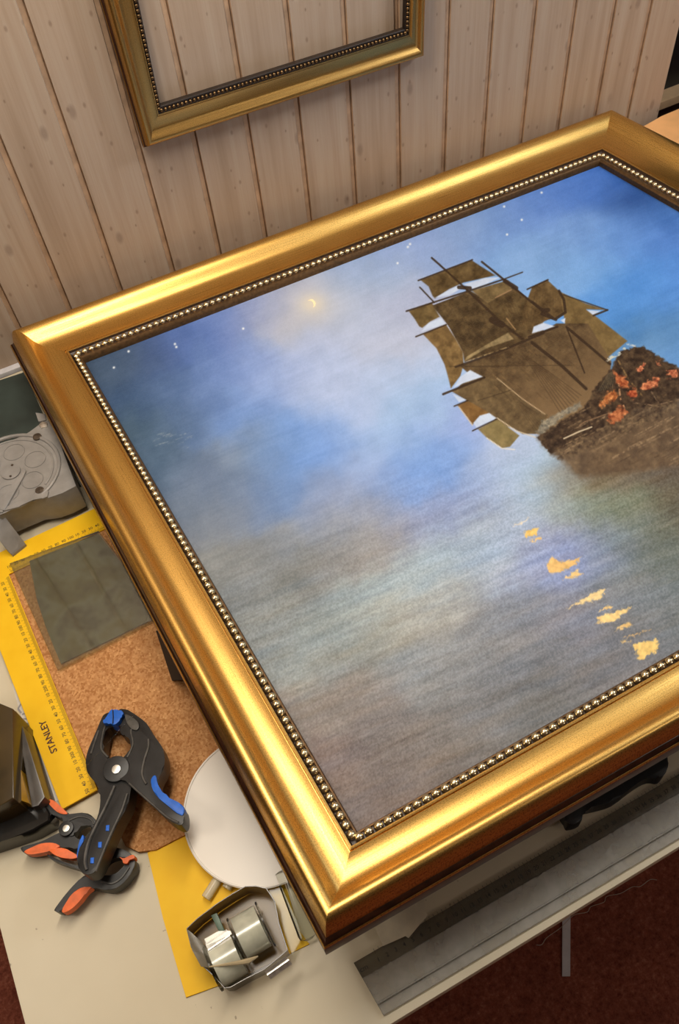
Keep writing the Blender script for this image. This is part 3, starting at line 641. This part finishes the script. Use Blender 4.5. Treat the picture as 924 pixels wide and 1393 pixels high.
# grey cast reel housing
def reel():
    t = thing('band_reel', at((15, 650), .0), 'grey cast plastic band reel with a round recessed lid beside the frame', 'reel')
    zt = .060; c = crop(0, 560, 6.6)
    body = c([(440, 75), (480, 120), (685, 665), (560, 730), (430, 775), (300, 790), (180, 840), (40, 900), (-60, 960), (-260, 900), (-420, 560), (-300, 380), (0, 295), (180, 228), (270, 190), (350, 118), (395, 85)])
    bm = bmesh.new(); top = [at(p, zt) for p in body]
    add_prism(bm, top, zt - .012, .0022); link('housing', finish(bm, 'housing'), M['grey_plastic'], t)
    # skirt slightly inset with feet
    bm = prism(c([(455, 120), (660, 650), (430, 752), (180, 825), (-50, 935), (-240, 880), (-380, 560), (-260, 400), (180, 245)]), .014, .0055, .001); link('base_skirt', finish(bm, 'base_skirt'), M['black_plastic'], t)
    # round rim
    ctr = at(c([(100, 545)])[0], zt); R_ = float(np.linalg.norm(at(c([(492, 450)])[0], zt) - ctr))
    def arc(r, a0, a1, n=40, z=zt): return [(ctr[0] + r * math.cos(a0 + (a1 - a0) * k / n), ctr[1] + r * math.sin(a0 + (a1 - a0) * k / n), z) for k in range(n + 1)]
    bm = bmesh.new(); add_tube(bm, arc(R_ * 1.10, -1.15, 4.3), .0030, 8); add_tube(bm, arc(R_ * .96, -.9, 4.0), .0016, 8); link('rim', finish(bm, 'rim'), M['grey_plastic'], t)
    bm = bmesh.new()
    add_cyl(bm, ctr + np.array([0, 0, 0]), R_ * .22, .0022, 28, .0006)
    for k in range(6):
        a = k * math.pi / 3 + .15; cc = ctr + np.array([math.cos(a), math.sin(a), 0]) * R_ * .60
        add_tube(bm, [(cc[0] + R_ * .24 * math.cos(q), cc[1] + R_ * .24 * math.sin(q), zt + .0002) for q in np.linspace(0, 2 * math.pi, 29)], .0008, 6, False)
    link('lid_boss', finish(bm, 'lid_boss'), M['grey_plastic'], t)
    bm = bmesh.new()
    for sx in ((110, 480), (95, 580)): add_cyl(bm, at(c([sx])[0], zt + .0022), .0018, .0006, 12)
    link('hub_slot', finish(bm, 'hub_slot'), M['dark_steel'], t)
    # lever from the hub down to the strap leg
    bm = prism(c([(215, 505), (232, 530), (215, 570), (40, 885), (5, 880), (-30, 830)]), zt + .0035, .004, .0012); link('lever', finish(bm, 'lever'), M['grey_plastic'], t)
    bm = prism(c([(345, 690), (400, 690), (435, 715), (425, 760), (380, 780), (300, 785), (180, 850), (45, 885), (40, 855), (200, 800), (290, 760)]), zt + .0025, .003, .001); link('front_lip', finish(bm, 'front_lip'), M['grey_plastic'], t)
    for sc in ((337, 232), (360, 714)):
        cc = at(c([sc])[0], zt); bm = bmesh.new(); add_cyl(bm, cc, .0062, .003, 24, .001); link('screw', finish(bm, 'screw'), M['dark_steel'], t)
    bm = prism([(54, 562), (61, 563), (63, 571), (54.5, 573), (52, 573), (48, 561)], .058, .004, .001); link('latch_tab', finish(bm, 'latch_tab'), M['grey_plastic'], t)
    bm = prism([(52.5, 577), (58, 573), (64, 575), (64, 580), (56, 582)], .0625, .004, .001); link('latch_clip', finish(bm, 'latch_clip'), M['steel'], t)
    # strap leg at the lower left, reaching to the table
    top = [at(p, zt - .004) for p in c([(-60, 900), (10, 905), (42, 960)])]
    leg = c([(-60, 1080), (15, 905), (232, 1190), (205, 1215), (110, 1290), (60, 1240)])
    hz = [.05, .056, .013, .012, .012, .016]
    tp = [at(p, h) for p, h in zip(leg, hz)]
    bm = bmesh.new(); add_prism(bm, tp, .004, .0008); link('strap_leg', finish(bm, 'strap_leg'), M['grey_plastic'], t)
reel()

# black plastic box at the left edge
def black_box():
    t = thing('plastic_box', at((10, 1060)), 'black glossy plastic tool box at the left edge of the table', 'box')
    bm = prism([(-60, 935), (0, 957), (17, 963.5), (18.7, 1086), (0, 1096), (-60, 1120)], .075, .0748, .0015); link('body', finish(bm, 'body'), plain('olive_black_plastic', (58, 45, 22), .2, .3, 14, .02), t)
    bm = prism([(20.3, 966), (25, 972), (31, 990), (61, 1084), (52, 1096), (43, 1098)], .045, .0448, .003); link('side_slab', finish(bm, 'side_slab'), plain('dark_grey_plastic', (62, 55, 48), .3, .25, 30, .03), t)
    bm = prism([(20.3, 1005), (24, 1030), (40, 1093), (20.3, 1086)], .052, .0518, .0008); link('yellow_reflection', finish(bm, 'yellow_reflection'), plain('amber_reflection', (150, 110, 18), .3, .15, 30), t)  # amber strip put in for the yellow reflection on the glossy side
    bm = prism([(-60, 1125), (0, 1098), (20, 1088), (46, 1099), (60, 1091), (68, 1106), (67, 1117), (44, 1130), (10, 1142), (-60, 1165)], .032, .0318, .004, 0, 3); link('base', finish(bm, 'base'), M['black_gloss'], t)
black_box()

# spring clamps
CB = crop(20, 950, 3.85)
def clamp_part(name, px, pl, th, mat, parent, bevel=.002, smooth=3):
    return link(name, finish(prism(CB(px), pl, th, bevel, smooth), name), mat, parent)
def ridge(name, px, pl, r, mat, parent, n=6):
    bm = bmesh.new(); add_tube(bm, [at(p, *pl) for p in catmull(CB(px), 6, False)], r, n); return link(name, finish(bm, name), mat, parent)
def big_clamp():
    base = at((158, 1047), .0055)
    t = thing('spring_clamp', base, 'large black spring clamp with blue grip and blue pads on the cork board', 'clamp')
    pc = at(CB([(530, 375)])[0], .045)
    # plane rising from the jaw tips to the long handle that lies over the small clamps
    d0 = at(CB([(520, 90)])[0], .04); d1 = at(CB([(370, 915)])[0], .07); g = (.070 - .040) / (d1[1] - d0[1]); pa = .040 - g * d0[1]
    PL = (pa, 0, g)
    def lift(dz): return (PL[0] + dz, 0, g)
    clamp = clamp_part
    a1 = clamp('jaw_arm', [(480, 75), (455, 105), (430, 165), (388, 262), (373, 320), (378, 385), (430, 452), (448, 505), (440, 600), (400, 690), (350, 760), (328, 830), (333, 890), (368, 922), (410, 915), (440, 880), (475, 800), (540, 655), (590, 565), (605, 495), (612, 420), (585, 350), (548, 322), (510, 326), (478, 302), (460, 255), (470, 190), (490, 146), (560, 146), (600, 130), (560, 70)], lift(-.004), .027, M['black_plastic'], t)
    a2 = clamp('jaw_arm', [(545, 62), (578, 55), (625, 80), (690, 130), (722, 185), (768, 248), (786, 310), (778, 370), (752, 420), (752, 452), (792, 512), (850, 545), (884, 572), (888, 640), (862, 664), (800, 630), (720, 552), (660, 492), (600, 440), (540, 420), (500, 390), (510, 340), (560, 320), (596, 285), (612, 235), (598, 200), (560, 190), (552, 150), (600, 110)], lift(0), .027, M['black_plastic'], t)
    clamp('grip', [(712, 440), (722, 408), (740, 405), (750, 450), (790, 510), (850, 540), (884, 566), (886, 600), (868, 612), (800, 560), (738, 505)], lift(.0012), .012, M['blue'], a2, .0015)
    ridge('arm_rib', [(702, 215), (700, 260), (678, 330), (668, 400), (690, 450)], lift(.0004), .0016, M['nylon_highlight'], a2)
    ridge('arm_rib', [(640, 120), (610, 170), (620, 240), (590, 310)], lift(.0003), .0012, M['nylon_highlight'], a2)
    ridge('arm_rib', [(600, 445), (660, 500), (730, 562), (800, 622), (858, 652)], lift(.0002), .0013, M['nylon_highlight'], a2)
    ridge('arm_rib', [(440, 170), (420, 230), (400, 290)], lift(-.0036), .0013, M['nylon_highlight'], a1)
    ridge('arm_rib', [(475, 140), (460, 200), (455, 265), (490, 310)], lift(-.0036), .0013, M['nylon_highlight'], a1)
    ridge('arm_rib', [(524, 460), (480, 560), (430, 660), (385, 760), (368, 850), (378, 900)], lift(-.0030), .0018, M['nylon_highlight'], a1)
    ridge('arm_rib', [(590, 500), (560, 590), (500, 720), (450, 840), (425, 905)], lift(-.0030), .0014, M['nylon_highlight'], a1)
    for p in ((486, 680), (446, 768), (405, 850)):
        clamp('grip_plug', [(p[0] - 9, p[1] - 16), (p[0] + 10, p[1] - 18), (p[0] + 8, p[1] + 14), (p[0] - 10, p[1] + 14)], lift(-.0028), .003, M['blue'], a1, .0006, 0)
    clamp('grip', [(350, 720), (362, 730), (348, 800), (330, 850), (326, 800)], lift(-.010), .014, M['blue'], a1, .001)
    bm = bmesh.new(); add_cyl(bm, at(CB([(535, 375)])[0], *lift(-.0025)), .0150, .005, 32, .002); link('pivot_cap', finish(bm, 'pivot_cap'), M['black_plastic'], t)
    bm = bmesh.new(); add_cyl(bm, at(CB([(533, 373)])[0], *lift(.0022)), .0050, .002, 20, .0008); link('pivot_pin', finish(bm, 'pivot_pin'), M['steel'], t)
    clamp('jaw_pad', [(510, 55), (530, 66), (555, 60), (570, 78), (556, 96), (548, 118), (520, 138), (494, 128), (466, 130), (462, 112), (488, 98), (492, 72)], lift(.004), .020, M['blue'], t, .0016, 3)
    bm = bmesh.new(); add_tube(bm, [at(p, *lift(.0045)) for p in CB([(514, 62), (516, 98), (514, 132)])], .0007, 6); link('pad_seam', finish(bm, 'pad_seam'), M['black_plastic'], t)
    clamp('jaw_pad', [(555, 160), (600, 160), (612, 185), (590, 200), (560, 190)], lift(-.010), .012, M['blue'], t, .001, 3)
    clamp('tip_boss', [(575, 85), (610, 95), (650, 130), (640, 165), (600, 150)], lift(.0025), .003, M['nylon_highlight'], t, .001, 3)
big_clamp()
def small_clamps():
    z = .026
    t = thing('spring_clamp', at(CB([(272, 680)])[0]), 'small black spring clamp with orange grips whose handle points to the plastic box', 'clamp')
    a = clamp_part('jaw_arm', [(112, 548), (150, 528), (178, 545), (230, 590), (270, 606), (300, 604), (380, 600), (425, 640), (440, 690), (400, 680), (382, 655), (330, 680), (305, 720), (270, 715), (250, 680), (262, 630), (225, 625), (150, 575)], (z, 0, 0), .012, M['black_plastic'], t)
    clamp_part('grip', [(165, 530), (200, 532), (245, 570), (277, 604), (235, 602), (195, 570)], (z + .0012, 0, 0), .010, M['orange'], a, .001)
    b = clamp_part('jaw_arm', [(30, 785), (55, 773), (140, 748), (240, 700), (280, 690), (310, 715), (340, 745), (420, 720), (440, 760), (340, 790), (260, 776), (180, 790), (90, 812), (48, 808)], (z - .002, 0, 0), .018, M['black_plastic'], t)
    clamp_part('grip', [(50, 800), (90, 780), (140, 760), (200, 757), (236, 775), (180, 800), (95, 816), (60, 812)], (z - .0006, 0, 0), .012, M['orange'], b, .001)
    ridge('arm_rib', [(285, 640), (340, 620), (395, 632), (415, 660)], (z + .0004, 0, 0), .0010, M['nylon_highlight'], a)
    bm = bmesh.new(); add_cyl(bm, at(CB([(272, 684)])[0], z), .0082, .003, 28, .001); link('pivot_cap', finish(bm, 'pivot_cap'), M['black_plastic'], t)
    bm = bmesh.new(); add_cyl(bm, at(CB([(270, 682)])[0], z + .003), .0038, .0014, 18, .0005); link('pivot_pin', finish(bm, 'pivot_pin'), M['steel'], t)
    t = thing('spring_clamp', at(CB([(400, 900)])[0]), 'small black spring clamp with an orange tip lying under the large clamp handle', 'clamp')
    a = clamp_part('jaw_arm', [(172, 815), (230, 845), (300, 868), (370, 875), (430, 850), (465, 795), (520, 780), (575, 795), (606, 812), (600, 835), (545, 832), (490, 850), (450, 900), (400, 930), (350, 900), (250, 868), (185, 838)], (z, 0, 0), .014, M['black_plastic'], t)
    clamp_part('grip', [(178, 796), (220, 785), (262, 785), (300, 805), (328, 822), (320, 838), (270, 838), (222, 826)], (z + .0012, 0, 0), .010, M['orange'], a, .001)
    b = clamp_part('jaw_arm', [(208, 1112), (214, 1096), (280, 1010), (360, 930), (410, 920), (450, 925), (500, 930), (545, 905), (590, 855), (612, 838), (630, 850), (622, 895), (570, 965), (510, 1002), (455, 1000), (400, 990), (330, 1030), (250, 1110), (225, 1116)], (z - .003, 0, 0), .018, M['black_plastic'], t)
    clamp_part('grip', [(246, 1112), (275, 1060), (300, 1025), (345, 992), (402, 988), (372, 1018), (345, 1055), (300, 1100), (262, 1122)], (z - .0018, 0, 0), .012, M['orange'], b, .001)
    ridge('arm_rib', [(450, 960), (510, 970), (560, 940), (600, 885)], (z - .0026, 0, 0), .0012, M['nylon_highlight'], b)
    clamp_part('jaw_pad', [(548, 832), (575, 838), (600, 824), (624, 820), (626, 838), (600, 845), (590, 864), (568, 862), (565, 846)], (z + .002, 0, 0), .012, M['orange'], t, .001)
small_clamps()

# yellow sheet, disc, glue sticks
bm = prism([(200.5, 1160), (260, 1131), (345, 1094), (384, 1180), (404, 1262), (421, 1284), (330, 1329), (253, 1357), (222, 1250)], .0022, .0020, .0004)
link_own('plastic_sheet', finish(bm, 'plastic_sheet', 0), M['yellow'], 'plain yellow plastic sheet lying under the tape dispenser', 'sheet')
def disc():
    z = .0165; P = [at(p, z) for p in ((292, 1022), (249, 1108), (362, 1209))]
    A = np.array([[2 * (P[1] - P[0])[0], 2 * (P[1] - P[0])[1]], [2 * (P[2] - P[0])[0], 2 * (P[2] - P[0])[1]]]); b = np.array([P[1][:2] @ P[1][:2] - P[0][:2] @ P[0][:2], P[2][:2] @ P[2][:2] - P[0][:2] @ P[0][:2]])
    c = np.linalg.solve(A, b); r = float(np.linalg.norm(P[0][:2] - c)); print('DISC', c, r)
    bm = bmesh.new(); add_cyl(bm, (c[0], c[1], z - .003), r, .003, 72, .0008)
    t = thing('plastic_disc', (c[0], c[1], z - .003), 'round frosted white plastic disc half under the gold frame', 'disc')
    link('disc_plate', finish(bm, 'disc_plate'), M['disc'], t)
    bm = bmesh.new(); add_tube(bm, [(c[0] + (r - .0015) * math.cos(k), c[1] + (r - .0015) * math.sin(k), z) for k in np.linspace(0, 2 * math.pi, 73)], .0012, 6, False); link('disc_rim', finish(bm, 'disc_rim'), M['disc'], t)
disc()
def stick(p, q, lab):
    z = .0022 + .0053; a, b = at(p, z), at(q, z); d = (b - a) / np.linalg.norm(b - a); b = a + d * .10
    bm = bmesh.new(); add_tube(bm, [a, a + d * .0006, b - d * .0006, b], [.0048, .0053, .0053, .0048], 18); link_own('glue_stick', finish(bm, 'glue_stick'), M['stick'], lab, 'glue stick', 'glue sticks under the white disc')
stick((280, 1222), (338, 1130), 'clear glue stick sticking out furthest from under the white disc')
stick((308, 1209), (352, 1134), 'clear glue stick just peeping from the white disc, nearer the dispenser')

# tape dispenser
CT = crop(230, 1180, 4.62)
def dispenser():
    t = thing('tape_dispenser', at((325, 1285), .0024), 'smoky clear double tape dispenser with two rolls and serrated cutters on the yellow sheet', 'tape dispenser')
    zt = .032
    o1, o2 = at(CT([(500, 385)])[0], .034), at(CT([(355, 545)])[0], .032)
    ax = at(CT([(560, 310)])[0], .03) - at(CT([(415, 395)])[0], .03); ax[2] = 0; ax /= np.linalg.norm(ax); px = np.array([ax[1], -ax[0], 0])
    def wheel(c, r, r2, w):
        bm = bmesh.new(); n = 40; rings = []
        for rr, s in ((r2, -1), (r, -1), (r, 1), (r2, 1)):
            rings.append([bm.verts.new(c + ax * (s * w / 2) + px * rr * math.cos(k * 2 * math.pi / n) + np.array([0, 0, 1]) * rr * math.sin(k * 2 * math.pi / n)) for k in range(n)])
        for i in range(4):
            for k in range(n): bm.faces.new((rings[i][k], rings[i][(k + 1) % n], rings[(i + 1) % 4][(k + 1) % n], rings[(i + 1) % 4][k]))
        return finish(bm, 'tape_roll')
    r1 = .0215
    c1 = np.array([o1[0], o1[1], .0026 + r1 + .004]); c1 = at(CT([(500, 385)])[0], c1[2] + r1 * .75); c1[2] = .0026 + r1 + .002
    c2 = at(CT([(350, 560)])[0], .0026 + r1 + .002 + r1 * .75); c2[2] = .0026 + r1 + .002
    link('tape_roll', wheel(c1, r1, .012, .026), M['tape'], t); link('tape_roll', wheel(c2, r1, .012, .026), M['tape'], t)
    # clear body: low tray walls plus a thin shell
    out = CT([(112, 385), (180, 320), (300, 230), (400, 165), (480, 120), (545, 118), (612, 132), (665, 215), (690, 350), (745, 520), (715, 545), (600, 640), (480, 700), (388, 752), (350, 758), (290, 690), (215, 620), (140, 500)])
    bm = bmesh.new(); tp = [at(p, zt) for p in out]; bt = [np.array([*(p[:2] * .985 + at((325, 1285), .02)[:2] * .015), .0030]) for p in tp]
    n = len(tp); vt = [bm.verts.new(p) for p in tp]; vb = [bm.verts.new(p) for p in bt]
    for i in range(n): bm.faces.new((vt[i], vb[i], vb[(i + 1) % n], vt[(i + 1) % n]))
    bm.faces.new(vb); bs = link('body_shell', finish(bm, 'body_shell', 30), M['smoky'], t)
    bm = bmesh.new(); add_tube(bm, tp + [tp[0]], .0005, 6, False); link('shell_glint', finish(bm, 'shell_glint'), plain('shell_glint_grey', (104, 99, 90), .2, .1, 80, 0), bs)  # thin tube added as the edge highlight of the clear shell
    for off, c in ((-.016, c1), (.016, c1), (-.016, c2)):
        cc = c + ax * off; bm = bmesh.new(); n = 32
        fr = [cc + px * (r1 + .002) * math.cos(k * 2 * math.pi / n) + np.array([0, 0, 1]) * (r1 + .001) * math.sin(k * 2 * math.pi / n) - ax * .0008 for k in range(n)]; bk = [p + ax * .0016 for p in fr]
        va, vb = [bm.verts.new(p) for p in fr], [bm.verts.new(p) for p in bk]; bm.faces.new(va); bm.faces.new(vb[::-1])
        for k in range(n): bm.faces.new((va[k], va[(k + 1) % n], vb[(k + 1) % n], vb[k]))
        link('side_plate', finish(bm, 'side_plate'), M['clear'], t)
    # serrated steel cutters
    def cutter(p0, p1, q, z0, z1, teeth):
        a, b = at(CT([p0])[0], z0), at(CT([p1])[0], z0); e = at(CT([q])[0], z1) - a; bm = bmesh.new(); th = np.array([0, 0, .0006])
        poly = [a, b]
        for k in range(teeth, 0, -1):
            poly += [a + (b - a) * (k / teeth) + e, a + (b - a) * ((k - .5) / teeth) + e * 1.22]
        poly.append(a + e)
        add_prism(bm, poly, .0006); add_tube(bm, [a + e * .5 + th, b + e * .5 + th], .0009, 6); return link('cutter', finish(bm, 'cutter'), M['steel'], t)
    cutter((602, 655), (738, 560), (635, 698), .046, .042, 16); cutter((262, 552), (398, 458), (232, 490), .044, .046, 16)
    bm = prism(CT([(222, 450), (310, 400), (388, 398), (395, 418), (240, 492)]), .046, .001); link('cutter_plate', finish(bm, 'cutter_plate'), M['tape'], t)
    bm = prism(CT([(112, 390), (125, 395), (210, 470), (262, 560), (300, 640), (200, 622), (145, 520)]), .038, .0012, .0003); link('end_flap', finish(bm, 'end_flap'), clear('grey_clear_flap', (190, 185, 172), .03, .2, 1.3, .4, (150, 142, 125)), t)
    bm = bmesh.new(); add_tube(bm, [at(p, z) for p, z in zip(CT([(250, 625), (330, 614), (430, 600), (500, 588), (560, 558)]), (.046, .048, .05, .05, .048))], [.0006, .0012, .0020, .0028, .0006], 8); link('tape_tail', finish(bm, 'tape_tail'), plain('curled_tape', (176, 160, 128), .25, .08, 60), t)
    bm = prism(CT([(262, 300), (300, 285), (352, 400), (318, 412)]), .030, .004, .001); link('label_patch', finish(bm, 'label_patch'), plain('green_label', (52, 82, 60), .4, .2, 60), t)
dispenser()
# clear offcuts by the frame corner
bm = prism(CT([(618, 128), (700, 100), (800, 330), (838, 440), (772, 556), (752, 500), (690, 300)]), .012, .003, .0006); link_own('acrylic_offcut', finish(bm, 'acrylic_offcut', 0), M['clear'], 'clear acrylic offcut between the tape dispenser and the gold frame', 'plastic')
bm = bmesh.new(); a, b = at((421, 1278), .0125), at((386, 1186), .0125); d = (b - a) / np.linalg.norm(b - a)
add_tube(bm, [a, a + d * .003, a + d * .006, b], [.004, .009, .0098, .0098], 22); link_own('plastic_tube', finish(bm, 'plastic_tube'), M['clear'], 'clear plastic tube under the front left corner of the gold frame', 'tube')

# cutting ruler along the table front
CR = crop(470, 1180, 4.017)
def ruler():
    t = thing('cutting_ruler', at((700, 1240)), 'long clear acrylic cutting ruler with a centimetre scale along the table front edge', 'ruler')
    z = .006; p0, p1 = at(CR([(45, 520)])[0], z), at(CR([(208, 808)])[0], z)
    g0, g1 = at((522, 1382), z), at((924, 1141), z); L = .60; q0 = p0 + (g1 - g0) / np.linalg.norm(g1 - g0) * L
    ex = (q0 - p0) / np.linalg.norm(q0 - p0); ey = (p1 - p0)
    def strip(f0, f1, z1, th, mat, name, x0=0.0):
        bm = bmesh.new(); a, b = p0 + ey * f0 + ex * x0, p0 + ey * f1 + ex * x0; c, d = b + ex * (L - x0), a + ex * (L - x0); dz = np.array([0, 0, z1 - z])
        add_prism(bm, [a + dz, b + dz, c + dz, d + dz], th, .0006, 1); return link(name, finish(bm, name, 0), mat, t)
    strip(0, .30, .0052, .005, M['ruler_band'], 'scale_band'); strip(.30, .80, .0062, .006, M['ruler_clear'], 'blade'); strip(.80, 1.0, .0046, .0044, M['ruler_clear'], 'edge_strip'); strip(.775, .81, .0082, .002, M['ruler_clear'], 'guide_ridge')
    bm = bmesh.new(); zz = .0054
    off = float((at(CR([(180, 510)])[0], zz) - p0) @ ex); k = 0; ux = ex; uy = np.array([-ex[1], ex[0], 0])
    put_text(bm, 'cm', .0075, p0 + ey * .17 + ex * (off - .017), ux, uy, zz)
    while off + k * .01 < L - .01:
        p = p0 + ex * (off + k * .01) + ey * .17
        put_text(bm, str(k + 1), .0062, p, ux, uy, zz); bar(bm, p + uy * .0065, p + uy * .0115, .0004, zz); bar(bm, p + ex * .005 + uy * .0085, p + ex * .005 + uy * .0115, .0003, zz); k += 1
    link('scale_marking', finish(bm, 'scale', 0), plain('scale_ink', (40, 36, 32), .6, .1, 60, 0), t)
ruler()
bm = bmesh.new(); pts = CR([(165, 335), (205, 430), (262, 405), (328, 375), (345, 386), (400, 320), (452, 262), (434, 240), (430, 150), (250, 250)]); add_prism(bm, [at(p, .0092) for p in pts], .0006)
link_own('paper_scrap', finish(bm, 'paper_scrap', 0), plain('masking_paper', (196, 184, 160), .7, .05), 'pale paper scrap peeping from under the gold frame onto the clear ruler', 'paper')
CK = crop(640, 1000, 3.25)
bm = prism(CK([(425, 372), (440, 394), (494, 375), (500, 330), (560, 311), (640, 286), (740, 212), (800, 182), (848, 184), (874, 142), (870, 80), (820, 20), (700, 60), (560, 130), (430, 240), (405, 330)]), .034, .024, .003, 3)
link_own('knife_handle', finish(bm, 'knife_handle'), M['black_plastic'], 'black tool handle lying under the front rail across the clear ruler', 'tool')

# ------------------------------------------------------------------ floor things and the right background
def card():
    z = FLOOR + .004; P = [at(p, z) for p in ((765.5, 1232), (776.5, 1226), (776, 1328), (765, 1328))]
    P[0] = P[0] + (P[0] - P[3]) * .5; P[1] = P[1] + (P[1] - P[2]) * .5
    bm = bmesh.new(); add_prism(bm, P, .003); link_own('card_strip', finish(bm, 'card_strip', 0), M['white_strip'], 'narrow white card strip lying on the red brown carpet', 'card')
card()
CF = crop(700, 1020, 3.737)
bm = bmesh.new(); pts = catmull(CF([(725, 662), (690, 660), (640, 695), (600, 697), (540, 730), (470, 745), (455, 775), (390, 797), (370, 825), (300, 842), (235, 905), (165, 955), (140, 990), (112, 992)]), 4, False)
add_tube(bm, [at(p, FLOOR + .004) for p in pts], .0006, 5); link_own('thread', finish(bm, 'thread'), M['thread'], 'pale wavy thread lying on the carpet by the card strip', 'thread')
bm = bmesh.new(); add_tube(bm, [at(p, .078) for p in CB([(640, 70), (590, 118), (500, 220), (378, 352)])], .00035, 5); link_own('plastic_filament', finish(bm, 'plastic_filament'), M['clear'], 'thin clear filament stretched across the large black clamp', 'thread')

# orange plywood board behind the far right corner
P = [at(p, .016) for p in ((872, 173), (900, 158), (924, 148))]
bm = bmesh.new(); add_prism(bm, [(P[0][0] - .05, .75, .016), (1.9, .75, .016), (1.9, P[2][1] + .004, .016), (P[2][0], P[2][1], .016), (P[1][0], P[1][1], .016), (P[0][0], P[0][1], .016)], .0158, .002)
link_own('plywood_board', finish(bm, 'plywood_board'), M['plywood'], 'orange plywood board lying on the table beyond the right side of the gold frame', 'board')
cb = thing('cabinet', (1.85, 1.53, FLOOR), 'dark cabinet with a pale wooden ledge beyond the end of the boarded wall', 'cabinet')
bm = bmesh.new(); add_box(bm, (1.2, 1.32, FLOOR), (2.5, 1.75, -.078), .003); link('cabinet_body', finish(bm, 'cabinet_body'), M['dark_wood'], cb)
bm = bmesh.new(); add_box(bm, (1.18, 1.30, -.078), (2.55, 1.75, -.060), .003); link('ledge', finish(bm, 'ledge'), M['pale_wood'], cb)
bm = bmesh.new(); add_box(bm, (1.2, 1.335, -.060), (2.5, 1.75, .9), .003); link('upper_door', finish(bm, 'upper_door'), M['dark_door'], cb)
